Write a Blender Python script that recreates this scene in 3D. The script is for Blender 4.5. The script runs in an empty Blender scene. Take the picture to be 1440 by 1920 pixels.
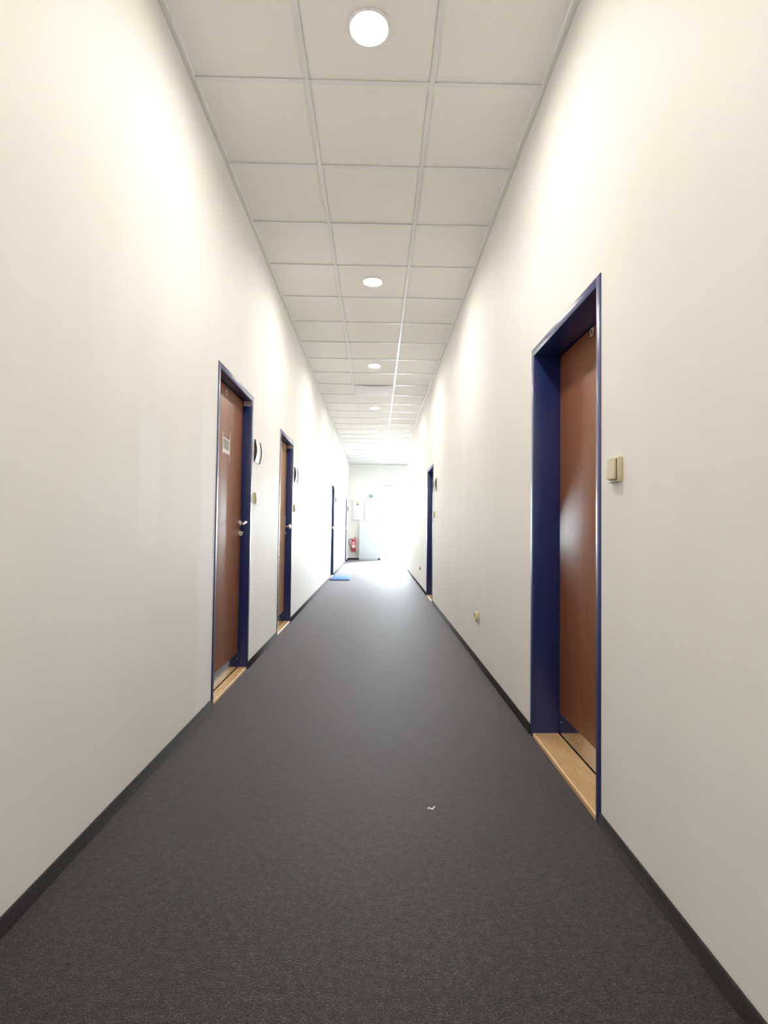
import bpy, bmesh, math, random
from mathutils import Vector, Matrix
random.seed(7)
S = bpy.context.scene
C = S.collection

# ------------------------------------------------------------------ camera
F_PX = 1006.36                                   # focal length in pixels of the 1440 px wide frame
cam_d = bpy.data.cameras.new('camera'); cam = bpy.data.objects.new('camera', cam_d); C.objects.link(cam)
cam_d.sensor_fit = 'HORIZONTAL'; cam_d.sensor_width = 36.0; cam_d.lens = F_PX / 1440 * 36
cam_d.clip_start = 0.02; cam_d.clip_end = 300
R_ = Vector((0.99980465, -0.0147179, 0.01319294))
F_ = Vector((0.01429228, 0.99939223, 0.03179464))
U_ = Vector((-0.01365288, -0.03159987, 0.99940735))
m = Matrix.Identity(4)
for i in range(3):
    m[i][0], m[i][1], m[i][2] = R_[i], U_[i], -F_[i]
m[2][3] = 1.0177
cam.matrix_world = m
S.camera = cam

# ------------------------------------------------------------------ sky, daylight, exposure
SKY_STRENGTH = 72.0
LAMP_STRENGTH = 246.0
LAMP_COLOUR = (1.0, 0.957, 0.88)
S.view_settings.view_transform = 'Standard'; S.view_settings.look = 'None'
S.view_settings.gamma = 1.0; S.view_settings.use_curve_mapping = False
S.view_settings.exposure = 0.62
S.cycles.max_bounces = 14; S.cycles.diffuse_bounces = 8; S.cycles.glossy_bounces = 5
S.cycles.transparent_max_bounces = 12
w = bpy.data.worlds.new('overcast_sky'); S.world = w; w.use_nodes = True
bg = w.node_tree.nodes['Background']
bg.inputs['Color'].default_value = (0.84, 0.92, 1.0, 1); bg.inputs['Strength'].default_value = SKY_STRENGTH

def portal(name, loc, rot, sx, sy):              # helps the sky's light find the glazing
    l = bpy.data.lights.new(name, 'AREA'); l.shape = 'RECTANGLE'; l.size = sx; l.size_y = sy
    o = bpy.data.objects.new(name, l); C.objects.link(o); o.location = loc; o.rotation_euler = rot
    l.cycles.is_portal = True
    return o

# ------------------------------------------------------------------ layout (metres)
XL, XR = -0.9144, 0.7896                         # corridor walls
HC = 3.152                                       # ceiling
YB, YE = -4.2, 17.77                             # wall behind the camera, end wall
YL = 13.27                                       # the right wall ends here, lobby beyond
XLOB = 3.84                                      # lobby's right wall
G0, G = 2.509, 0.60                              # ceiling grid
T1, T2 = -0.361, 0.239                           # main runners
GX0, GX1, GZ = 0.14, 2.26, 2.48                  # glazed entrance in the end wall
portal('daylight_portal', ((GX0 + GX1) / 2, YE + 0.22, GZ / 2), (math.radians(90), 0, math.pi), GX1 - GX0, GZ)

# ------------------------------------------------------------------ materials
def mat(name, col=(.8, .8, .8), rough=.5, metal=0.0, spec=.5, **kw):
    mt = bpy.data.materials.new(name); mt.use_nodes = True
    b = mt.node_tree.nodes['Principled BSDF']
    b.inputs['Base Color'].default_value = (*col, 1); b.inputs['Roughness'].default_value = rough
    b.inputs['Metallic'].default_value = metal; b.inputs['Specular IOR Level'].default_value = spec
    for k, v in kw.items(): b.inputs[k].default_value = v
    return mt
def nd(mt, t, **kw):
    n = mt.node_tree.nodes.new(t)
    for k, v in kw.items():
        if k in n.inputs: n.inputs[k].default_value = v
        else: setattr(n, k, v)
    return n
def lk(mt, a, ao, b, bi): mt.node_tree.links.new(a.outputs[ao], b.inputs[bi])
def pb(mt): return mt.node_tree.nodes['Principled BSDF']
def coords(mt, scale=(1, 1, 1)):
    g = nd(mt, 'ShaderNodeNewGeometry'); mp = nd(mt, 'ShaderNodeMapping'); mp.inputs['Scale'].default_value = scale
    lk(mt, g, 'Position', mp, 'Vector'); return mp
def ocoords(mt, scale=(1, 1, 1)):
    g = nd(mt, 'ShaderNodeTexCoord'); mp = nd(mt, 'ShaderNodeMapping'); mp.inputs['Scale'].default_value = scale
    lk(mt, g, 'Object', mp, 'Vector'); return mp
def bump(mt, src, out, strength, dist):
    b = nd(mt, 'ShaderNodeBump'); b.inputs['Strength'].default_value = strength; b.inputs['Distance'].default_value = dist
    lk(mt, src, out, b, 'Height'); lk(mt, b, 'Normal', pb(mt), 'Normal'); return b
def ramp(mt, stops):
    r = nd(mt, 'ShaderNodeValToRGB'); e = r.color_ramp.elements
    while len(e) < len(stops): e.new(.5)
    for k, (p, c) in enumerate(stops): e[k].position = p; e[k].color = (*c, 1)
    return r

def make_wall(name, touched_up):
    mt = mat(name, (.86, .845, .81), .62, spec=.45)
    c1 = coords(mt); n1 = nd(mt, 'ShaderNodeTexNoise', Scale=95.0, Detail=4.0); lk(mt, c1, 'Vector', n1, 'Vector')
    n3 = nd(mt, 'ShaderNodeTexNoise', Scale=1.3, Detail=3.0)
    c2 = coords(mt, (1, 2.6, .55)); lk(mt, c2, 'Vector', n3, 'Vector')
    bump(mt, n1, 'Fac', .12, .002)
    base = ramp(mt, [(.3, (.865, .85, .82)), (.7, (.895, .88, .855))]); lk(mt, n3, 'Fac', base, 'Fac')
    last, lo = base, 'Color'
    if touched_up:                               # brushed strips of newer, whiter paint beside the doors
        g = nd(mt, 'ShaderNodeNewGeometry'); sx = nd(mt, 'ShaderNodeSeparateXYZ'); lk(mt, g, 'Position', sx, 'Vector')
        n4 = nd(mt, 'ShaderNodeTexNoise', Scale=3.0, Detail=3.0); c3 = coords(mt, (1, 2.0, .8)); lk(mt, c3, 'Vector', n4, 'Vector')
        def band(axis, lo_, hi_, soft, wob):
            a = nd(mt, 'ShaderNodeMath', operation='MULTIPLY_ADD'); lk(mt, n4, 'Fac', a, 0); a.inputs[1].default_value = wob
            lk(mt, sx, axis, a, 2)
            u = nd(mt, 'ShaderNodeMapRange', interpolation_type='SMOOTHSTEP'); lk(mt, a, 0, u, 'Value')
            u.inputs['From Min'].default_value = lo_ + wob / 2; u.inputs['From Max'].default_value = lo_ + wob / 2 + soft
            d = nd(mt, 'ShaderNodeMapRange', interpolation_type='SMOOTHSTEP'); lk(mt, a, 0, d, 'Value')
            d.inputs['From Min'].default_value = hi_ + wob / 2 - soft; d.inputs['From Max'].default_value = hi_ + wob / 2
            d.inputs['To Min'].default_value = 1; d.inputs['To Max'].default_value = 0
            p = nd(mt, 'ShaderNodeMath', operation='MULTIPLY'); lk(mt, u, 'Result', p, 0); lk(mt, d, 'Result', p, 1); return p
        for y0, y1, z0, z1 in ((2.78, 3.08, -1, 1.75), (3.9, 5.04, .75, 1.5), (2.05, 2.28, .9, 1.6)):
            by, bz = band('Y', y0, y1, .04, .14), band('Z', z0, z1, .2, .5)
            p = nd(mt, 'ShaderNodeMath', operation='MULTIPLY'); lk(mt, by, 0, p, 0); lk(mt, bz, 0, p, 1)
            q = nd(mt, 'ShaderNodeMath', operation='MULTIPLY'); lk(mt, p, 0, q, 0); q.inputs[1].default_value = .75
            mx = nd(mt, 'ShaderNodeMix', data_type='RGBA'); lk(mt, q, 0, mx, 'Factor'); lk(mt, last, lo, mx, 6)
            mx.inputs[7].default_value = (.91, .915, .93, 1); last, lo = mx, 2
    lk(mt, last, lo, pb(mt), 'Base Color')
    return mt
M = {}
M['wall'] = make_wall('white_wall_paint', False)
M['wall_patched'] = make_wall('white_wall_paint_touched_up', True)
M['tile'] = mat('mineral_fibre_tile', (.80, .78, .74), .9, spec=.2)
c_ = coords(M['tile']); n_ = nd(M['tile'], 'ShaderNodeTexNoise', Scale=220.0, Detail=3.0); lk(M['tile'], c_, 'Vector', n_, 'Vector')
bump(M['tile'], n_, 'Fac', .25, .002)
r_ = ramp(M['tile'], [(.35, (.90, .88, .845)), (.65, (.94, .92, .885))]); lk(M['tile'], n_, 'Fac', r_, 'Fac'); lk(M['tile'], r_, 'Color', pb(M['tile']), 'Base Color')
M['plenum'] = mat('ceiling_slab', (.5, .49, .47), .9)
M['tee'] = mat('white_enamelled_tee', (.85, .85, .86), .28, spec=.6)
M['angle'] = mat('grey_edge_angle', (.80, .80, .795), .4)
M['vent'] = mat('white_sheet_panel', (.90, .91, .94), .6)
M['lamp_ring'] = mat('white_lamp_ring', (.88, .88, .87), .4)

M['carpet'] = mat('needle_felt_carpet', (.035, .03, .03), .62, spec=.28)
mt = M['carpet']
c_ = coords(mt)
na = nd(mt, 'ShaderNodeTexNoise', Scale=230.0, Detail=3.0, Roughness=.75); lk(mt, c_, 'Vector', na, 'Vector')
nb = nd(mt, 'ShaderNodeTexNoise', Scale=48.0, Detail=5.0, Roughness=.75); lk(mt, c_, 'Vector', nb, 'Vector')
nc = nd(mt, 'ShaderNodeTexNoise', Scale=2.2, Detail=4.0); lk(mt, c_, 'Vector', nc, 'Vector')
ra = ramp(mt, [(.34, (.004, .0035, .0035)), (.5, (.020, .0165, .016)), (.6, (.046, .039, .037)), (.70, (.16, .14, .135))]); lk(mt, na, 'Fac', ra, 'Fac')
rb = ramp(mt, [(.36, (.42, .34, .34)), (.5, (1.05, .93, .90)), (.64, (1.75, 1.72, 1.72))]); lk(mt, nb, 'Fac', rb, 'Fac')
rc = ramp(mt, [(.3, (.88, .88, .88)), (.7, (1.1, 1.1, 1.1))]); lk(mt, nc, 'Fac', rc, 'Fac')
m1 = nd(mt, 'ShaderNodeMix', data_type='RGBA', blend_type='MULTIPLY'); m1.inputs['Factor'].default_value = 1
lk(mt, ra, 'Color', m1, 6); lk(mt, rb, 'Color', m1, 7)
m2 = nd(mt, 'ShaderNodeMix', data_type='RGBA', blend_type='MULTIPLY'); m2.inputs['Factor'].default_value = 1
lk(mt, m1, 2, m2, 6); lk(mt, rc, 'Color', m2, 7)
lk(mt, m2, 2, pb(mt), 'Base Color'); bump(mt, na, 'Fac', .6, .004)
pb(mt).inputs['Sheen Weight'].default_value = .6; pb(mt).inputs['Sheen Roughness'].default_value = .29
pb(mt).inputs['Sheen Tint'].default_value = (1, .90, .98, 1)
M['skirting'] = mat('carpet_skirting', (.022, .019, .018), .85, spec=.3)
c_ = coords(M['skirting']); n_ = nd(M['skirting'], 'ShaderNodeTexNoise', Scale=260.0, Detail=2.0); lk(M['skirting'], c_, 'Vector', n_, 'Vector')
r_ = ramp(M['skirting'], [(.35, (.010, .009, .009)), (.7, (.045, .040, .038))]); lk(M['skirting'], n_, 'Fac', r_, 'Fac'); lk(M['skirting'], r_, 'Color', pb(M['skirting']), 'Base Color')
pb(M['skirting']).inputs['Sheen Weight'].default_value = .10; pb(M['skirting']).inputs['Sheen Roughness'].default_value = .25

def wood(name, dark, light, rough, scale, spec=.5, coat=0.0):
    mt = mat(name, light, rough, spec=spec)
    c = coords(mt, scale); n = nd(mt, 'ShaderNodeTexNoise', Scale=1.0, Detail=6.0, Roughness=.6, Distortion=.4); lk(mt, c, 'Vector', n, 'Vector')
    r = ramp(mt, [(.3, dark), (.7, light)]); lk(mt, n, 'Fac', r, 'Fac'); lk(mt, r, 'Color', pb(mt), 'Base Color')
    pb(mt).inputs['Coat Weight'].default_value = coat; pb(mt).inputs['Coat Roughness'].default_value = .32
    return mt
M['leaf'] = wood('red_brown_door_laminate', (.225, .076, .028), (.305, .108, .042), .46, (40, 60, 2.2), .45, .2)
M['leaf_light'] = wood('honey_brown_door_laminate', (.46, .25, .115), (.56, .32, .16), .46, (40, 60, 2.2), .5, .25)
M['beech'] = wood('varnished_beech_sill', (.56, .35, .165), (.72, .49, .25), .33, (60, 9, 30))
M['blue'] = mat('blue_gloss_enamel', (.015, .031, .155), .34, spec=.5)
pb(M['blue']).inputs['Coat Weight'].default_value = .30; pb(M['blue']).inputs['Coat Roughness'].default_value = .28; pb(M['blue']).inputs['Coat IOR'].default_value = 1.6
c_ = coords(M['blue']); n_ = nd(M['blue'], 'ShaderNodeTexNoise', Scale=30.0, Detail=2.0); lk(M['blue'], c_, 'Vector', n_, 'Vector'); bump(M['blue'], n_, 'Fac', .04, .002)
M['steel'] = mat('polished_kick_plate', (.62, .61, .60), .14, metal=1.0)
M['nickel'] = mat('satin_nickel', (.80, .79, .77), .34, metal=1.0)
M['dark'] = mat('dark_gap', (.01, .01, .01), .8)
M['cream'] = mat('cream_plastic', (.66, .60, .40), .38)
M['cream_hole'] = mat('shadowed_socket_hole', (.05, .045, .035), .6)
M['plate_dark'] = mat('dark_plastic_end_cap', (.03, .025, .03), .45)
M['plate_white'] = mat('white_name_card', (.85, .86, .88), .35)
M['paper'] = mat('white_paper', (.86, .83, .78), .8)
M['print'] = mat('pale_grey_print', (.36, .37, .36), .8)
n_ = nd(M['print'], 'ShaderNodeTexNoise', Scale=60.0, Detail=1.0); c_ = coords(M['print']); lk(M['print'], c_, 'Vector', n_, 'Vector')
r_ = ramp(M['print'], [(.4, (.33, .34, .33)), (.6, (.43, .44, .44))]); lk(M['print'], n_, 'Fac', r_, 'Fac'); lk(M['print'], r_, 'Color', pb(M['print']), 'Base Color')
M['tape'] = mat('yellowed_clear_tape', (.66, .50, .38), .3)
M['sticker'] = mat('white_sticker', (.8, .78, .76), .5)
M['ink'] = mat('black_ink', (.02, .02, .02), .6)
M['label'] = mat('grey_white_label', (.62, .60, .60), .5)
M['cabinet'] = mat('pale_blue_white_lacquer', (.74, .80, .85), .4)
M['cabinet_edge'] = mat('pale_grey_edge_band', (.60, .63, .68), .5)
M['box_white'] = mat('white_powder_coat', (.83, .84, .86), .45)
M['red'] = mat('red_extinguisher_paint', (.50, .012, .035), .3)
M['red_label'] = mat('pale_extinguisher_label', (.85, .55, .58), .5)
M['rubber'] = mat('black_rubber', (.02, .02, .022), .55)
M['green'] = mat('green_sign', (.0, .28, .16), .5)
M['white_sign'] = mat('white_sign_print', (.85, .86, .85), .5)
M['yellow'] = mat('yellow_warning_print', (.75, .50, .03), .5)
M['mat_blue'] = mat('light_blue_mat', (.10, .25, .62), .85)
c_ = coords(M['mat_blue']); n_ = nd(M['mat_blue'], 'ShaderNodeTexNoise', Scale=90.0, Detail=2.0); lk(M['mat_blue'], c_, 'Vector', n_, 'Vector')
r_ = ramp(M['mat_blue'], [(.35, (.08, .21, .55)), (.65, (.16, .33, .72))]); lk(M['mat_blue'], n_, 'Fac', r_, 'Fac'); lk(M['mat_blue'], r_, 'Color', pb(M['mat_blue']), 'Base Color')
bump(M['mat_blue'], n_, 'Fac', .5, .004)
M['mat_edge'] = mat('dark_blue_rubber_rim', (.02, .035, .10), .6)
M['alu'] = mat('white_aluminium', (.82, .84, .86), .35)
M['paving'] = mat('outside_paving', (.55, .54, .52), .85)
c_ = coords(M['paving']); n_ = nd(M['paving'], 'ShaderNodeTexNoise', Scale=4.0, Detail=6.0); lk(M['paving'], c_, 'Vector', n_, 'Vector')
r_ = ramp(M['paving'], [(.3, (.48, .47, .45)), (.7, (.60, .59, .57))]); lk(M['paving'], n_, 'Fac', r_, 'Fac'); lk(M['paving'], r_, 'Color', pb(M['paving']), 'Base Color')
mt = M['glass'] = bpy.data.materials.new('clear_glass'); mt.use_nodes = True
nt = mt.node_tree; nt.nodes.clear()
out = nd(mt, 'ShaderNodeOutputMaterial'); mixs = nd(mt, 'ShaderNodeMixShader'); tr = nd(mt, 'ShaderNodeBsdfTransparent'); gl = nd(mt, 'ShaderNodeBsdfGlossy')
tr.inputs['Color'].default_value = (.95, .98, .97, 1); gl.inputs['Roughness'].default_value = .02
fr = nd(mt, 'ShaderNodeFresnel', IOR=1.45); lk(mt, fr, 'Fac', mixs, 0); lk(mt, tr, 'BSDF', mixs, 1); lk(mt, gl, 'BSDF', mixs, 2); lk(mt, mixs, 'Shader', out, 'Surface')
mt = M['lamp'] = bpy.data.materials.new('lit_opal_diffuser'); mt.use_nodes = True
pb(mt).inputs['Base Color'].default_value = (.9, .9, .88, 1)
pb(mt).inputs['Emission Color'].default_value = (*LAMP_COLOUR, 1); pb(mt).inputs['Emission Strength'].default_value = LAMP_STRENGTH

# ------------------------------------------------------------------ mesh helpers
def add_box(bm, x0, x1, y0, y1, z0, z1, bev=0.0, seg=2):
    x0, x1 = min(x0, x1), max(x0, x1); y0, y1 = min(y0, y1), max(y0, y1); z0, z1 = min(z0, z1), max(z0, z1)
    v = [bm.verts.new((x, y, z)) for x in (x0, x1) for y in (y0, y1) for z in (z0, z1)]
    fs = [bm.faces.new([v[i] for i in q]) for q in ((0, 1, 3, 2), (4, 6, 7, 5), (0, 4, 5, 1), (2, 3, 7, 6), (0, 2, 6, 4), (1, 5, 7, 3))]
    if bev:
        es = list({e for f in fs for e in f.edges})
        bmesh.ops.bevel(bm, geom=es, offset=bev, segments=seg, profile=.5, affect='EDGES')
def add_prism(bm, pts, axis, a, b):
    """outline pts (2-D) extruded along axis from a to b; axis X: pts=(y,z), Y: pts=(x,z), Z: pts=(x,y)"""
    def p(q, t): return {'X': (t, q[0], q[1]), 'Y': (q[0], t, q[1]), 'Z': (q[0], q[1], t)}[axis]
    va = [bm.verts.new(p(q, a)) for q in pts]; vb = [bm.verts.new(p(q, b)) for q in pts]; n = len(pts)
    bm.faces.new(va); bm.faces.new(vb[::-1])
    for i in range(n): bm.faces.new([va[i], vb[i], vb[(i + 1) % n], va[(i + 1) % n]])
def add_lathe(bm, prof, centre, axis='Z', n=32):
    """profile of (radius, height) turned about an axis through centre"""
    cx, cy, cz = centre; rings = []
    for r, h in prof:
        ring = []
        for k in range(1 if r < 1e-6 else n):
            a = 2 * math.pi * k / n; u, v = r * math.cos(a), r * math.sin(a)
            q = {'Z': (cx + u, cy + v, cz + h), 'X': (cx + h, cy + u, cz + v), 'Y': (cx + u, cy + h, cz + v)}[axis]
            ring.append(bm.verts.new(q))
        rings.append(ring)
    for A, B in zip(rings, rings[1:]):
        if len(A) == 1 and len(B) == 1: continue
        for k in range(n):
            if len(A) == 1: bm.faces.new([A[0], B[k], B[(k + 1) % n]])
            elif len(B) == 1: bm.faces.new([A[k], B[0], A[(k + 1) % n]])
            else: bm.faces.new([A[k], B[k], B[(k + 1) % n], A[(k + 1) % n]])
def add_tube(bm, pts, r, n=10):
    pts = [Vector(p) for p in pts]; rings = []; up = Vector((.123, .2, .97)).normalized()
    rr = r if isinstance(r, (list, tuple)) else [r] * len(pts)
    for i, p in enumerate(pts):
        t = (pts[min(i + 1, len(pts) - 1)] - pts[max(i - 1, 0)]).normalized()
        a = t.cross(up); a.normalize(); b = t.cross(a)
        rings.append([bm.verts.new(p + rr[i] * (a * math.cos(2 * math.pi * k / n) + b * math.sin(2 * math.pi * k / n))) for k in range(n)])
    for A, B in zip(rings, rings[1:]):
        for k in range(n): bm.faces.new([A[k], A[(k + 1) % n], B[(k + 1) % n], B[k]])
    bm.faces.new(rings[0][::-1]); bm.faces.new(rings[-1])
def spline(pts, n=8):
    P = [Vector(p) for p in pts]; P = [P[0] * 2 - P[1]] + P + [P[-1] * 2 - P[-2]]; out = []
    for i in range(1, len(P) - 2):
        for k in range(n):
            t = k / n; a, b, c, d = P[i - 1:i + 3]
            out.append(.5 * (2 * b + (c - a) * t + (2 * a - 5 * b + 4 * c - d) * t * t + (3 * b - 3 * c + d - a) * t ** 3))
    return out + [P[-2]]
def to_mesh(name, bm, m, smooth=False):
    bmesh.ops.recalc_face_normals(bm, faces=bm.faces)
    me = bpy.data.meshes.new(name); bm.to_mesh(me); bm.free(); me.materials.append(m)
    if smooth:
        for p in me.polygons: p.use_smooth = True
        me.set_sharp_from_angle(angle=math.radians(40))
    return me
def link(name, me, parent=None, loc=None):
    o = bpy.data.objects.new(name, me); C.objects.link(o)
    if loc is not None: o.location = loc
    if parent is not None: o.parent = parent
    return o
def obj(name, bm, m, parent=None, smooth=False, loc=None): return link(name, to_mesh(name, bm, m, smooth), parent, loc)
def boxes(name, m, lst, parent=None, bev=0.0, loc=None):
    bm = bmesh.new()
    for b in lst: add_box(bm, *b, bev=bev)
    return obj(name, bm, m, parent, bev > 0, loc)
def tag(o, label, cat, group=None, kind=None):
    o['label'] = label; o['category'] = cat
    if group: o['group'] = group
    if kind: o['kind'] = kind
    return o
def thing(name, label, cat, loc=(0, 0, 0), group=None, kind=None):
    o = bpy.data.objects.new(name, None); C.objects.link(o); o.location = loc; o.empty_display_size = .1
    return tag(o, label, cat, group, kind)

# ------------------------------------------------------------------ doors: which wall, from, to, top, reveal depth
DOORS = [  # side, y0, y1, top, reveal
    ('L', 3.056, 3.925, 1.972, .062),
    ('L', 5.040, 5.850, 1.952, .066),
    ('L', 10.893, 11.660, 1.950, .070),
    ('L', 15.95, 16.50, 1.950, .070),
    ('R', 1.872, 2.716, 1.942, .130),
    ('R', 7.440, 8.310, 1.942, .130)]
FW = .038                                        # frame face width

# ------------------------------------------------------------------ floor
bm = bmesh.new(); add_box(bm, XL - .30, XLOB + .2, YB - .2, YE + .2, -.12, 0)
tag(obj('floor', bm, M['carpet']), 'dark grey brown flecked carpet running down the corridor', 'floor', kind='structure')
boxes('pavement', M['paving'], [(-40, 40, YE + .2, 90, -.5, -.10)])
tag(bpy.data.objects['pavement'], 'pale paving outside beyond the glazed entrance', 'pavement', kind='structure')

# ------------------------------------------------------------------ walls (a solid outer layer and an inner layer with the door openings)
def side_wall(name, W, s, depth, y0, y1, doors, m, label):
    b = [(W + s * depth, W + s * .40, y0, y1, -.12, HC + .30)]
    y = y0
    for d in doors:
        b.append((W, W + s * depth, y, d[1], 0, HC + .12)); b.append((W, W + s * depth, d[1], d[2], d[3], HC + .12)); y = d[2]
    b.append((W, W + s * depth, y, y1, 0, HC + .12))
    o = boxes(name, m, b)
    return tag(o, label, 'wall', kind='structure')
LD = [d for d in DOORS if d[0] == 'L']; RD = [d for d in DOORS if d[0] == 'R']
side_wall('wall_left', XL, -1, .16, YB, YE, LD, M['wall_patched'], 'long white painted wall on the left with four blue framed doors')
o = side_wall('wall_right', XR, 1, .22, YB, YL, RD, M['wall'], 'long white painted wall on the right with two blue framed doors')
o = boxes('wall_end', M['wall'], [(XL - .4, GX0, YE, YE + .25, -.12, HC + .3), (GX0, GX1, YE, YE + .25, GZ, HC + .3), (GX1, XLOB + .4, YE, YE + .25, -.12, HC + .3)])
tag(o, 'white end wall of the corridor around the glazed entrance', 'wall', kind='structure')
o = boxes('wall_behind', M['wall'], [(XL - .4, XR + .4, YB - .25, YB, -.12, HC + .3)])
tag(o, 'white wall closing the corridor behind the viewer', 'wall', kind='structure')
o = boxes('wall_lobby', M['wall'], [(XLOB, XLOB + .25, YL - .25, YE, -.12, HC + .3), (XR + .4, XLOB, YL - .25, YL, -.12, HC + .3)])
tag(o, 'white walls of the lobby round the corner on the right', 'wall', kind='structure')

# ------------------------------------------------------------------ ceiling: slab, tees, tiles
ceil = boxes('ceiling', M['plenum'], [(XL - .4, XLOB + .25, YB - .25, YE + .25, HC + .12, HC + .3)])
tag(ceil, 'suspended ceiling of square off white tiles in a white metal grid', 'ceiling', kind='structure')
TW = .012
rows = [G0 + G * i for i in range(-11, 26) if YB < G0 + G * i < YE]
edges = [YB] + rows + [YE]
cols = [(XL, T1), (T1, T2), (T2, XR)]
lob_cols = [(T2, T2 + G)] + [(T2 + G * k, T2 + G * (k + 1)) for k in range(1, 6)]
lob_row = min(r for r in rows if r > YL)
cache = {}
def tile(x0, x1, y0, y1):
    k = (round(x1 - x0, 3), round(y1 - y0, 3))
    if k not in cache:
        bm = bmesh.new(); add_box(bm, .004, k[0] - .004, .004, k[1] - .004, 0, .014); cache[k] = to_mesh('ceiling_tile', bm, M['tile'])
    return link('ceiling_tile', cache[k], ceil, (x0, y0, HC + .007 + random.uniform(0, .0012)))
def tee(name, x0, x1, y0, y1):
    k = (name, round(x1 - x0, 3), round(y1 - y0, 3))
    if k not in cache:
        bm = bmesh.new(); add_box(bm, 0, k[1], 0, k[2], 0, .004)
        if k[1] > k[2]: add_box(bm, 0, k[1], k[2] / 2 - .0015, k[2] / 2 + .0015, .004, .03)
        else: add_box(bm, k[1] / 2 - .0015, k[1] / 2 + .0015, 0, k[2], .004, .03)
        cache[k] = to_mesh(name, bm, M['tee'])
    return link(name, cache[k], ceil, (x0, y0, HC))
def lamp_tile(x0, x1, y0, y1, hx, hy, hr=.084):
    a, b, w_, d_ = hx - x0, hy - y0, x1 - x0, y1 - y0; g = .004
    lo, hi = (g - a, g - b), (w_ - g - a, d_ - g - b)
    ang = sorted([2 * math.pi * k / 40 + .01 for k in range(40)] + [math.atan2(v, u) % (2 * math.pi) for u in (lo[0], hi[0]) for v in (lo[1], hi[1])])
    bm = bmesh.new(); L = []
    for t in ang:
        c, s_ = math.cos(t), math.sin(t)
        q = min([(hi[0] if c > 0 else lo[0]) / c if abs(c) > 1e-9 else 1e9, (hi[1] if s_ > 0 else lo[1]) / s_ if abs(s_) > 1e-9 else 1e9])
        L.append([bm.verts.new((hr * c, hr * s_, 0)), bm.verts.new((q * c, q * s_, 0)), bm.verts.new((q * c, q * s_, .014)), bm.verts.new((hr * c, hr * s_, .014))])
    for A, B in zip(L, L[1:] + L[:1]):
        for k in range(4): bm.faces.new([A[k], A[(k + 1) % 4], B[(k + 1) % 4], B[k]])
    return obj('ceiling_tile', bm, M['tile'], ceil, False, (hx, hy, HC + .007))
LIGHTS = [(-.059, 2.229, 'round lit downlight nearest the viewer at the top of the photo'),
          (-.058, 4.590, 'second round lit downlight along the ceiling from the viewer'),
          (-.051, 6.989, 'third round lit downlight, just before the sagging white ceiling panel'),
          (-.050, 9.457, 'fourth round lit downlight, just past the sagging white ceiling panel'),
          (-.052, 11.79, 'fifth round lit downlight along the middle row of the ceiling'),
          (-.050, 14.20, 'sixth and farthest round lit downlight of the middle ceiling row'),
          (.540, 15.98, 'round lit downlight off centre to the right near the end wall'),
          (-.055, -.20, 'round lit downlight overhead just behind the viewer'),
          (-.055, -2.60, 'round lit downlight at the far back behind the viewer')]
VENT_ROW = None
for a, b in zip(edges, edges[1:]):
    lob = a >= lob_row - .01
    for ci, (x0, x1) in enumerate(cols[:2] + lob_cols if lob else cols):
        if ci == 1 and abs(a - (G0 + 9 * G)) < .05: VENT_ROW = (a, b); continue
        hole = [l for l in LIGHTS if x0 < l[0] < x1 and a < l[1] < b]
        if hole: lamp_tile(x0, x1, a, b, hole[0][0], hole[0][1])
        else: tile(x0, x1, a, b)
    if a > YB:
        xs = [XL, T1, T2] + ([T2 + G * k for k in range(1, 7)] if lob else [XR])
        for x0, x1 in zip(xs, xs[1:]): tee('cross_tee', x0 + (TW if x0 > XL else 0), x1 - TW, a - TW, a + TW)
for x in (T1, T2): tee('main_runner', x - TW, x + TW, YB, YE)
for k in range(1, 6): tee('main_runner', T2 + G * k - TW, T2 + G * k + TW, lob_row, YE)
# white edge angle where the ceiling meets the walls
def angle(n, x0, x1, y0, y1, label):
    o = boxes(n, M['angle'], [(x0, x1, y0, y1, HC - .004, HC + .002)], bev=.001)
    tag(o, label, 'trim', kind='structure')
angle('trim_1', XL, XL + .026, YB, YE, 'thin grey metal edge angle along the left wall at the ceiling')
angle('trim_2', XR - .026, XR, YB, YL, 'thin grey metal edge angle along the right wall at the ceiling')
angle('trim_3', XL + .026, XLOB, YE - .024, YE, 'thin grey metal edge angle along the end wall at the ceiling')
# plain white sheet laid into the grid in place of a tile
bm = bmesh.new(); a, b = VENT_ROW; nx = 12
for i in range(nx + 1):
    x = T1 + .006 + (T2 - T1 - .012) * i / nx; sag = -.012 - .012 * math.sin(math.pi * i / nx)
    for yy, zz in ((a + .014, sag + .006), (a + .03, sag), (b - .03, sag - .004), (b - .014, sag + .002), (b - .014, sag + .014), (a + .014, sag + .014)):
        bm.verts.new((x, yy, HC + zz))
bm.verts.ensure_lookup_table()
for i in range(nx):
    for k in range(6):
        p, q = i * 6 + k, i * 6 + (k + 1) % 6
        bm.faces.new([bm.verts[p], bm.verts[q], bm.verts[q + 6], bm.verts[p + 6]])
bm.faces.new([bm.verts[k] for k in range(6)]); bm.faces.new([bm.verts[nx * 6 + k] for k in range(6)][::-1])
o = obj('ceiling_panel', bm, M['vent'], smooth=True)
tag(o, 'smooth white sheet panel sagging from the ceiling grid beyond the third downlight', 'panel')

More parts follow.
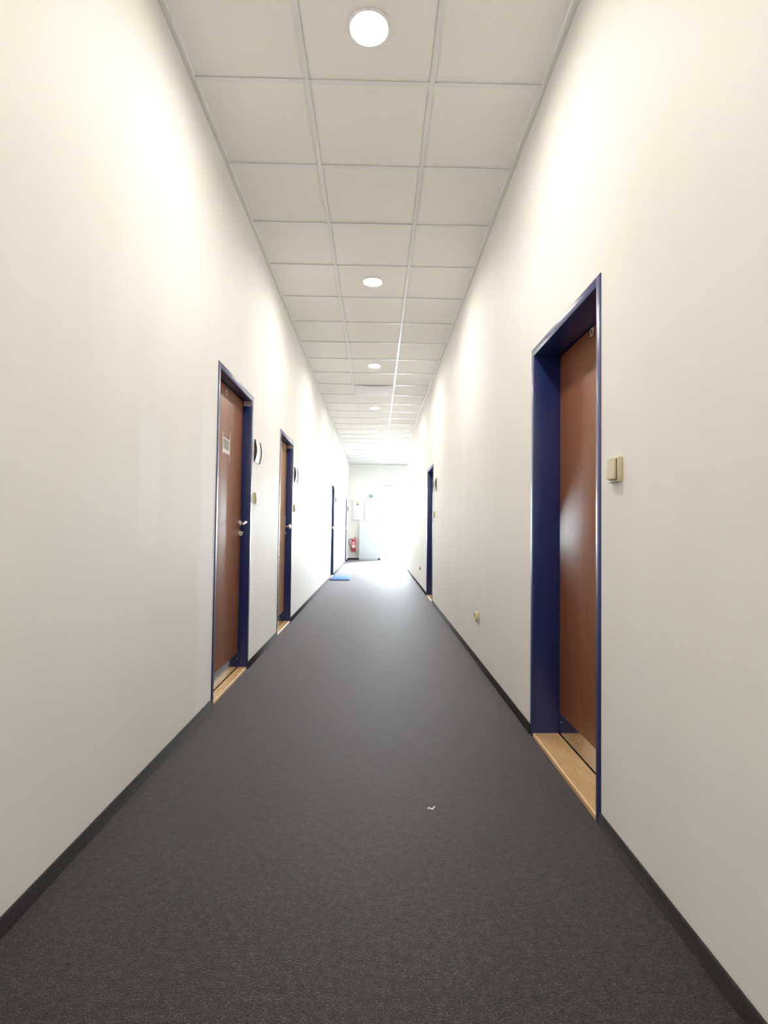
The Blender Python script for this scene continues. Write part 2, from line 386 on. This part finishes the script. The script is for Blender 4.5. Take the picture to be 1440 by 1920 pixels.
# ------------------------------------------------------------------ downlights: a recessed can with a white rim and a lit diffuser
RECESS = .013
bm = bmesh.new(); add_lathe(bm, [(.0765, RECESS), (.0775, -.001), (.081, -.0035), (.090, -.0032), (.094, -.001), (.094, .0008), (.083, .001), (.083, RECESS), (.0765, RECESS)], (0, 0, 0), n=48); ring_me = to_mesh('trim_ring', bm, M['lamp_ring'], True)
bm = bmesh.new(); add_lathe(bm, [(.0764, RECESS - .004), (.050, RECESS - .007), (.025, RECESS - .009), (0, RECESS - .010)], (0, 0, 0), n=48); diff_me = to_mesh('diffuser', bm, M['lamp'], True)
for x, y, lab in LIGHTS:
    t = thing('downlight', lab, 'ceiling light', (x, y, HC + .004), 'ceiling downlights')
    link('trim_ring', ring_me, t); link('diffuser', diff_me, t)

# ------------------------------------------------------------------ skirtings: strips of the carpet turned up the wall
def skirting(n, label, segs):
    e = thing(n, label, 'baseboard', kind='structure')
    for (x0, x1, y0, y1) in segs: boxes('skirting_strip', M['skirting'], [(x0, x1, y0, y1, 0, .050)], e, bev=.003)
def runs(y0, y1, doors):
    out, y = [], y0
    for d in doors: out.append((y, d[1])); y = d[2]
    return out + [(y, y1)]
skirting('baseboard_left', 'dark carpet skirting along the left wall', [(XL, XL + .009, a, b) for a, b in runs(YB, YE, LD)])
skirting('baseboard_right', 'dark carpet skirting along the right wall', [(XR - .009, XR, a, b) for a, b in runs(YB, YL, RD)])
skirting('baseboard_end', 'dark carpet skirting along the foot of the end wall', [(XL + .009, GX0 - .002, YE - .009, YE)])

# ------------------------------------------------------------------ blue framed doors
def text_mesh(body, size):
    cu = bpy.data.curves.new('t', 'FONT'); cu.body = body; cu.size = size; cu.align_x = 'CENTER'; cu.align_y = 'CENTER'; cu.extrude = .0002
    o = bpy.data.objects.new('t', cu); C.objects.link(o)
    dg = bpy.context.evaluated_depsgraph_get(); me = bpy.data.meshes.new_from_object(o.evaluated_get(dg))
    bpy.data.objects.remove(o); me.materials.clear(); return me
def door(n, side, y0, y1, top, rev, label, leafmat, hardware, jamb_label, paper=False, sticker=True):
    s = -1 if side == 'L' else 1; W = XL if side == 'L' else XR
    t = thing('door_%d' % n, label, 'door', (W, (y0 + y1) / 2, 0), kind='structure')
    oy = (y0 + y1) / 2
    def bx(name, m, lst, parent=t, bev=0.0):
        return boxes(name, m, [(s * a, s * b, c - oy, d - oy, e, f) for a, b, c, d, e, f in lst], parent, bev)
    D = rev + .028
    for a, b in ((y0, y0 + FW), (y1 - FW, y1)):   # jambs: face proud of the wall, reveal, rebate behind the leaf
        bx('jamb', M['blue'], [(-.004, D, a, b, 0.0, top)], bev=.0025)
    bx('frame_head', M['blue'], [(-.004, D, y0 + FW, y1 - FW, top - FW, top)], bev=.0025)
    L0, L1, Z1 = y0 + FW + .003, y1 - FW - .003, top - FW - .004
    lf = bx('leaf', leafmat, [(rev, rev + .027, L0, L1, .024, Z1)], bev=.0015)
    kp = bx('kick_plate', M['steel'], [(rev - .0012, rev + .002, L0 + .004, L1 - .004, .026, .122)], lf)
    bm = bmesh.new()
    for k in range(4):
        yy = L0 + .03 + (L1 - L0 - .06) * k / 3
        add_lathe(bm, [(0, -.0026), (.003, -.0022), (.0042, -.0010), (.0042, 0)], (s * (rev - .0012) if s > 0 else -(rev - .0012), yy - oy, .085), 'X', 10)
    if s < 0:                                      # screw heads face the corridor
        for v in bm.verts: v.co.x = -2 * (rev - .0012) - v.co.x
    obj('screws', bm, M['nickel'], lf, True)
    # beech sill filling the reveal, nosing towards the corridor
    h = .019
    prof = [(0, 0), (0, h - .006), (.002, h - .002), (.006, h), (rev - .003, h), (rev - .003, 0)]
    bm = bmesh.new(); add_prism(bm, [(s * (x - .001), z) for x, z in prof], 'Y', y0 + FW - oy, y1 - FW - oy); obj('threshold', bm, M['beech'], t)
    if sticker:
        yy = L0 + (.33 if side == 'L' else .365); zz = Z1 - .045 if side == 'L' else Z1 - .020
        if side == 'L': yy = y0 + .40
        bm = bmesh.new(); q = .019
        for b in ((yy - q, yy + q, zz + q - .009, zz + q), (yy - q, yy + q, zz - q, zz - q + .009), (yy - q, yy - q + .009, zz - q, zz + q), (yy + q - .009, yy + q, zz - q, zz + q)):
            add_box(bm, s * (rev - .0006), s * (rev + .001), b[0] - oy, b[1] - oy, b[2], b[3])
        k = obj('sticker', bm, M['sticker'], lf); k['label'] = 'small white square outline sticker'
    if jamb_label is not None:                                 # paper strip with a number across the top of the far jamb
        x0, x1 = .004, rev - .004; z0, z1 = top - FW - .037, top - FW - .001
        bx('number_strip', M['label'], [(x0, x1, y1 - FW - .0007, y1 - FW + .001, z0, z1)])
        me = text_mesh(jamb_label or ' ', .021); me.materials.append(M['ink'])
        k = None if not jamb_label else link('number', me, t, (s * (x0 + x1) / 2, y1 - FW - .0012 - oy, (z0 + z1) / 2))
        if k: k.rotation_euler = (math.pi / 2, 0, 0); k['label'] = 'dark number on the grey white strip'
    f = rev                                        # leaf face, local; corridor is towards -s
    def P(x, y, z): return (s * x, y - oy, z)
    if hardware == 'lever':
        hy, hz = L1 - .032, 1.045
        h = bpy.data.objects.new('lever_handle', None); C.objects.link(h); h.parent = t; h.location = P(f, hy, hz)
        bm = bmesh.new(); add_lathe(bm, [(0, 0), (.026, 0), (.026, .006), (.022, .010), (.012, .011), (0, .011)], (0, 0, 0), 'X', 28)
        if s > 0: bmesh.ops.scale(bm, vec=(-1, 1, 1), verts=bm.verts)
        obj('rosette', bm, M['nickel'], h, True)
        bm = bmesh.new(); q = -s
        pts = spline([(q * .008, 0, 0), (q * .034, 0, .001), (q * .048, -.008, .005), (q * .052, -.028, .009), (q * .050, -.060, .004), (q * .051, -.090, -.004), (q * .050, -.115, -.003)], 8)
        add_tube(bm, pts, [.0095 - .003 * abs(math.sin(i * .12)) for i in range(len(pts))], 12); obj('lever', bm, M['nickel'], h, True)
        bm = bmesh.new(); add_lathe(bm, [(0, 0), (.026, 0), (.026, .006), (.022, .009), (.010, .010), (0, .010)], (0, 0, 0), 'X', 28)
        add_lathe(bm, [(.0085, .008), (.0085, .024), (.007, .026), (0, .026)], (0, 0, .004), 'X', 16); add_box(bm, .008, .022, -.004, .004, -.018, 0, .001)
        if s < 0: pass
        else: bmesh.ops.scale(bm, vec=(-1, 1, 1), verts=bm.verts)
        obj('lock_cylinder', bm, M['nickel'], t, True, P(f, hy, hz - .072))
    elif hardware:
        hy, hz = L1 - .045, 1.03
        h = bpy.data.objects.new('knob_set', None); C.objects.link(h); h.parent = t; h.location = P(f, hy, hz); q = -s
        boxes('back_plate', M['nickel'], [(0, q * .007, -.021, .021, -.125, .115)], h, bev=.003)
        bm = bmesh.new(); prof = [(.010, .006), (.010, .034), (.012, .040), (.024, .048), (.028, .054), (.026, .062), (.014, .067), (0, .068)]
        add_lathe(bm, prof, (0, 0, 0), 'X', 28)
        if s > 0: bmesh.ops.scale(bm, vec=(-1, 1, 1), verts=bm.verts)
        obj('knob', bm, M['nickel'], h, True)
        bm = bmesh.new(); add_lathe(bm, [(.0085, .006), (.0085, .018), (0, .019)], (0, 0, -.072), 'X', 16)
        if s > 0: bmesh.ops.scale(bm, vec=(-1, 1, 1), verts=bm.verts)
        obj('lock_cylinder', bm, M['nickel'], h, True)
    if paper:
        p = thing('paper_notice', 'small white paper notice taped to the nearest brown door on the left', 'notice', (W + s * (f - .0008), 3.468, 1.540))
        boxes('sheet', M['paper'], [(-.0003, .0003, -.089, .089, -.049, .049)], p)
        k = boxes('printed_block', M['print'], [(.0003, .0006, -.068, .062, -.022, .040)], p); k['label'] = 'faded grey printed block'
        for yy, z0, z1 in ((-.082, -.062, .078), (.084, -.092, .098)):
            k = boxes('tape_strip', M['tape'], [(.0004, .0008, yy - .008, yy + .008, z0, z1)], p); k['label'] = 'narrow strip of yellowed tape'
    return t
door(1, *DOORS[0], 'nearest door on the left wall, brown leaf in a blue frame with a taped paper notice', M['leaf'], 'lever', '17.20', paper=True)
door(2, *DOORS[1], 'second door on the left wall, lighter honey brown leaf in a blue frame with a round knob', M['leaf_light'], 'knob', '', sticker=False)
door(3, *DOORS[2], 'third door on the left wall, blue frame beside the light blue mat', M['leaf_light'], 'knob', '', sticker=False)
door(4, *DOORS[3], 'farthest door on the left wall, blue frame next to the fire extinguisher', M['leaf_light'], 'knob', '', sticker=False)
door(5, *DOORS[4], 'large near door on the right wall, deep blue frame, red brown leaf and steel kick plate', M['leaf'], None, None)
door(6, *DOORS[5], 'farther door on the right wall showing only its blue reveal and pale sill', M['leaf'], None, None, sticker=False)

# ------------------------------------------------------------------ glazed entrance in the end wall
e = thing('door_7', 'bright white framed glazed entrance filling the right side of the end wall', 'door', ((GX0 + GX1) / 2, YE, 0), kind='structure')
ox = (GX0 + GX1) / 2; p = .055; ZT = 2.05
xs = [GX0, GX0 + 1.06, GX1]
boxes('frame', M['alu'], [(GX0 - ox, GX0 - ox + p, .06, .13, 0, GZ), (GX1 - ox - p, GX1 - ox, .06, .13, 0, GZ), (GX0 - ox + p, GX1 - ox - p, .06, .13, GZ - p, GZ),
                          (GX0 - ox + p, GX1 - ox - p, .06, .13, ZT, ZT + p)] + [(x - ox - p / 2, x - ox + p / 2, .06, .13, 0, ZT) for x in xs[1:2]]
      + [(x - ox - p / 2, x - ox + p / 2, .06, .13, ZT + p, GZ - p) for x in xs[1:2]], e)
k = boxes('door_sill', M['alu'], [(GX0 - ox + p, GX1 - ox - p, .0, .13, 0, .016)], e)
for i in range(2):
    a, b = xs[i] - ox + (p if i == 0 else p / 2), xs[i + 1] - ox - (p if i == 1 else p / 2)
    l = boxes('door_leaf', M['alu'], [(a + .003, a + .063, .07, .12, .02, ZT - .003), (b - .063, b - .003, .07, .12, .02, ZT - .003), (a + .063, b - .063, .07, .12, .02, .11), (a + .063, b - .063, .07, .12, ZT - .066, ZT - .003)], e)
    boxes('pane', M['glass'], [(a + .063, b - .063, .092, .098, .11, ZT - .066)], l)
    boxes('top_pane', M['glass'], [(a, b, .092, .098, ZT + p, GZ - p)], e)
    if i < 2:
        bm = bmesh.new(); hx = b - .033 if i == 0 else a + .033
        add_tube(bm, [(hx, .07, 1.25), (hx, .03, 1.25), (hx, .025, 1.20), (hx, .025, .90), (hx, .03, .85), (hx, .07, .85)], .011, 10); obj('pull_handle', bm, M['nickel'], l, True)

# ------------------------------------------------------------------ switches, sockets, name plates
def front(W, side, y, z): return (W, y, z)
def switch(side, y, z, label, group='light switches beside the doors'):
    s = -1 if side == 'L' else 1; W = XL if side == 'L' else XR; q = -s
    t = thing('light_switch', label, 'light switch', (W, y, z), group)
    boxes('surround', M['cream'], [(0, q * .0145, -.041, .041, -.041, .041)], t, bev=.004)
    bm = bmesh.new(); add_box(bm, q * .0143, q * .0150, -.0305, .0305, -.0335, .0335); k = obj('rocker_gap', bm, M['dark'], t)
    bm = bmesh.new(); add_prism(bm, [(q * .0145, -.032), (q * .0145, .032), (q * .0195, .032), (q * .0245, -.032)][::1], 'Y', -.029, .029)
    bmesh.ops.recalc_face_normals(bm, faces=bm.faces); bmesh.ops.bevel(bm, geom=list(bm.edges), offset=.0022, segments=2, affect='EDGES'); obj('rocker', bm, M['cream'], t, True)
    return t
switch('R', 1.748, 1.222, 'large cream rocker switch on the right wall beside the near door')
switch('L', 4.030, 1.236, 'cream light switch on the left wall just past the nearest door')
switch('L', 5.955, 1.236, 'cream light switch on the left wall just past the second door')
switch('L', 11.86, 1.236, 'tiny pale light switch on the left wall past the third door')
switch('R', 7.270, 1.226, 'small cream light switch on the right wall beside the farther door')
def socket(side, y, z, label):
    s = -1 if side == 'L' else 1; W = XL if side == 'L' else XR; q = -s
    t = thing('wall_socket', label, 'power socket', (W, y, z), 'power sockets low on the right wall')
    boxes('surround', M['cream'], [(0, q * .012, -.041, .041, -.041, .041)], t, bev=.004)
    bm = bmesh.new(); prof = [(.033, .010), (.033, .026), (.0315, .0275), (.029, .0275), (.027, .024), (.0255, .012), (0, .0115)]
    add_lathe(bm, prof, (0, 0, 0), 'X', 36)
    if q < 0: bmesh.ops.scale(bm, vec=(-1, 1, 1), verts=bm.verts)
    obj('socket_well', bm, M['cream'], t, True)
    bm = bmesh.new()
    for yy in (-.0095, .0095): add_lathe(bm, [(0, .0135), (.0026, .0135), (.0026, .0118)], (0, yy, 0), 'X', 12)
    if q < 0: bmesh.ops.scale(bm, vec=(-1, 1, 1), verts=bm.verts)
    k = obj('contact_holes', bm, M['cream_hole'], t)
    bm = bmesh.new(); add_lathe(bm, [(.0024, .0115), (.0024, .024), (0, .0255)], (0, 0, .013), 'X', 12)
    if q < 0: bmesh.ops.scale(bm, vec=(-1, 1, 1), verts=bm.verts)
    obj('earth_pin', bm, M['nickel'], t, True)
socket('R', 4.110, .356, 'cream power socket low on the right wall between the two doors')
socket('R', 9.430, .345, 'small pale power socket low on the right wall past the farther door')
def name_plate(side, y, z, label):
    s = -1 if side == 'L' else 1; W = XL if side == 'L' else XR; q = -s
    t = thing('name_plate', label, 'sign', (W, y, z), 'curved name plates beside the doors')
    H, Wd, B, n = .083, .082, .013, 12
    def arc(extra):
        return [(q * (extra + (B + extra * 0) * math.sin(math.pi * k / n)), -H + 2 * H * k / n) for k in range(n + 1)]
    for a, b in ((-Wd - .006, -Wd), (Wd, Wd + .006)):
        bm = bmesh.new(); add_prism(bm, [(0, -H)] + arc(.008) + [(0, H)], 'Y', a, b); obj('end_cap', bm, M['plate_dark'], t)
    o1 = arc(.002)
    bm = bmesh.new(); add_prism(bm, [(0, -H + .001)] + o1 + [(0, H - .001)], 'Y', -Wd, Wd); obj('card_front', bm, M['plate_white'], t, True)
    for zz in (-H, H):
        boxes('edge_strip', M['angle'], [(0, q * .004, -Wd, Wd, zz - .0015, zz + .0015)], t)
name_plate('L', 4.075, 1.590, 'curved white name plate with dark ends beside the nearest left door')
name_plate('L', 6.030, 1.607, 'curved white name plate with dark ends beside the second left door')
name_plate('L', 11.95, 1.640, 'tiny name plate on the left wall past the third door')
name_plate('L', 17.02, 1.640, 'tiny name plate on the left wall close to the end wall')
name_plate('R', 7.130, 1.617, 'curved name plate on the right wall beside the farther door')

# ------------------------------------------------------------------ things at the end of the corridor
# fire extinguisher hanging on the end wall
ex, ey, ez = -.735, YE - .105, .262
t = thing('fire_extinguisher', 'red fire extinguisher with a black hose hanging on the end wall', 'fire extinguisher', (ex, ey, ez))
bm = bmesh.new(); add_lathe(bm, [(0, .006), (.060, 0), (.070, .010), (.071, .03), (.071, .335), (.066, .362), (.050, .382), (.026, .394), (.020, .398), (0, .398)], (0, 0, 0), n=36); obj('cylinder', bm, M['red'], t, True)
bm = bmesh.new(); add_lathe(bm, [(.072, .125), (.0722, .128), (.0722, .235), (.072, .238)], (0, 0, 0), n=36)
bm.faces.ensure_lookup_table(); bmesh.ops.delete(bm, geom=[f for f in bm.faces if f.calc_center_median().y > .02], context='FACES'); k = obj('label_wrap', bm, M['red_label'], t, True); k['label'] = 'pale label around the red cylinder'
bm = bmesh.new(); add_lathe(bm, [(.0722, .270), (.0726, .272), (.0726, .310), (.0722, .312)], (0, 0, 0), n=36)
bmesh.ops.delete(bm, geom=[f for f in bm.faces if f.calc_center_median().y > -.03], context='FACES'); obj('pictogram_label', bm, M['red_label'], t, True)
bm = bmesh.new(); add_lathe(bm, [(.018, .394), (.018, .425), (.013, .432), (.013, .450), (0, .452)], (0, 0, 0), n=20); add_tube(bm, [(0, 0, .418), (-.035, 0, .420)], .010, 10); obj('valve', bm, M['nickel'], t, True)
bm = bmesh.new(); add_tube(bm, [(-.005, 0, .438), (.02, 0, .455), (.075, 0, .492)], .007, 8); add_tube(bm, [(0, 0, .425), (.03, 0, .440), (.095, 0, .438)], .007, 8); obj('squeeze_handle', bm, M['red'], t, True)
bm = bmesh.new(); add_tube(bm, spline([(-.035, 0, .420), (-.085, -.01, .418), (-.135, -.02, .385), (-.150, -.03, .325), (-.128, -.04, .245), (-.095, -.045, .165), (-.070, -.045, .105), (-.045, -.066, .085)], 8), .0105, 10); obj('hose', bm, M['rubber'], t, True)
bm = bmesh.new(); add_lathe(bm, [(.0715, .100), (.0735, .101), (.0735, .112), (.0715, .113)], (0, 0, 0), n=36); obj('hose_strap', bm, M['rubber'], t, True)
boxes('wall_bracket', M['rubber'], [(-.02, .02, .060, .105, .300, .420), (-.03, .03, .094, .105, .20, .42)], t)
# two electrical boxes
def electric_box(x0, x1, z0, z1, label):
    t = thing('electrical_box', label, 'electrical box', ((x0 + x1) / 2, YE, (z0 + z1) / 2), 'electrical boxes on the end wall'); w2, h2 = (x1 - x0) / 2, (z1 - z0) / 2
    boxes('housing', M['box_white'], [(-w2, w2, -.075, 0, -h2, h2)], t, bev=.004)
    d = boxes('cover', M['box_white'], [(-w2 + .012, w2 - .012, -.090, -.076, -h2 + .012, h2 - .012)], t, bev=.004)
    bm = bmesh.new(); add_lathe(bm, [(.012, -.088), (.012, -.097), (0, -.098)], (w2 - .04, 0, 0), 'Y', 16); obj('latch', bm, M['cabinet_edge'], d, True)
    return t
b1 = electric_box(-.775, -.500, 1.315, 1.975, 'left white electrical box with a warning sticker above the extinguisher')
b2 = electric_box(-.385, -.100, 1.305, 1.965, 'right white electrical box under the green exit sign')
k = thing('warning_sign', 'small warning triangle sticker on the left electrical box', 'sign', (-.625, YE - .0905, 1.86))
boxes('backing', M['white_sign'], [(-.055, .055, -.001, .0, -.085, .085)], k)
bm = bmesh.new(); add_prism(bm, [(-.042, -.020), (.042, -.020), (0, .055)], 'Y', -.0018, -.001); obj('triangle', bm, M['yellow'], k)
bm = bmesh.new(); add_prism(bm, [(.006, .036), (-.012, .006), (.0, .006), (-.006, -.014), (.012, .012), (.001, .012)], 'Y', -.0024, -.0018); obj('lightning_bolt', bm, M['ink'], k)
boxes('text_bar', M['ink'], [(-.042, .042, -.0018, -.001, -.062, -.035)], k)
bm = bmesh.new(); add_lathe(bm, [(0, 0), (.030, 0), (.030, -.0015), (0, -.0015)], (0, 0, 0), 'Y', 24); o = obj('round_sticker', bm, M['red_label'], None, False, (-.215, YE - .0905, 1.885)); tag(o, 'small round pinkish sticker on the right electrical box', 'sticker')
# exit sign
t = thing('exit_sign', 'small green emergency exit sign high on the end wall', 'sign', (-.177, YE, 2.10))
boxes('plate', M['green'], [(-.075, .075, -.004, 0, -.045, .045)], t)
bm = bmesh.new()
add_prism(bm, [(.012, -.036), (.062, -.036), (.062, .036), (.012, .036)], 'Y', -.0046, -.004); obj('doorway_symbol', bm, M['white_sign'], t)
bm = bmesh.new()
add_lathe(bm, [(0, -.0054), (.007, -.0054), (.007, -.0046), (0, -.0046)], (.034, 0, .024), 'Y', 14)
for pts in ([(.024, .016), (.040, .012), (.036, -.010), (.024, -.008)], [(.024, -.006), (.034, -.008), (.018, -.034), (.010, -.030)], [(.030, -.008), (.038, -.010), (.050, -.020), (.058, -.034), (.050, -.036), (.044, -.024)], [(.038, .012), (.054, .002), (.050, -.003), (.036, .006)], [(.024, .014), (.012, .002), (.016, -.002), (.028, .008)]):
    add_prism(bm, pts, 'Y', -.0054, -.0046)
obj('running_figure', bm, M['green'], t)
bm = bmesh.new(); add_prism(bm, [(-.062, 0), (-.036, .026), (-.036, .010), (-.006, .010), (-.006, -.010), (-.036, -.010), (-.036, -.026)], 'Y', -.0046, -.004); obj('arrow', bm, M['white_sign'], t)
# low cupboard
t = thing('cupboard', 'low plain pale blue white cupboard between the extinguisher and the glazed entrance', 'cupboard', (-.235, YE - .16, 0))
boxes('carcass', M['cabinet_edge'], [(-.305, .305, -.13, .148, .0, 1.215)], t, bev=.002)
boxes('door_panel', M['cabinet'], [(-.268, .303, -.150, -.131, .012, 1.212)], t, bev=.002)
boxes('side_stile', M['cabinet'], [(-.303, -.272, -.146, -.131, .012, 1.212)], t, bev=.002)
# mat in front of the third door
t = thing('door_mat', 'thin light blue mat on the carpet in front of the third left door', 'mat', (-.690, 11.10, 0))
boxes('pile', M['mat_blue'], [(-.190, .165, -.500, .500, .0, .016)], t, bev=.004)
boxes('rubber_rim', M['mat_edge'], [(-.205, .180, -.520, -.501, 0, .014), (-.205, .180, .501, .520, 0, .014), (-.205, -.191, -.501, .501, 0, .012), (.166, .180, -.501, .501, 0, .012)], t, bev=.002)
# scrap of paper
bm = bmesh.new(); rows_ = []
for k in range(15):
    u = k / 14; x = -.012 + .025 * u; z = .0035 + .0022 * math.sin(u * 8.5) + (.006 * max(0, u - .8) * 5) ; y = .003 * math.sin(u * 5)
    rows_.append([bm.verts.new((x, y + d, z + e_)) for d, e_ in ((-.003, 0), (.003, .001), (.003, .0018), (-.003, .0008))])
for A, B in zip(rows_, rows_[1:]):
    for k in range(4): bm.faces.new([A[k], B[k], B[(k + 1) % 4], A[(k + 1) % 4]])
bm.faces.new(rows_[0][::-1]); bm.faces.new(rows_[-1])
o = obj('paper_scrap', bm, M['paper'], None, True, (.214, 1.983, 0)); o.rotation_euler.z = .25
tag(o, 'tiny curled white scrap lying on the carpet in the foreground', 'scrap')
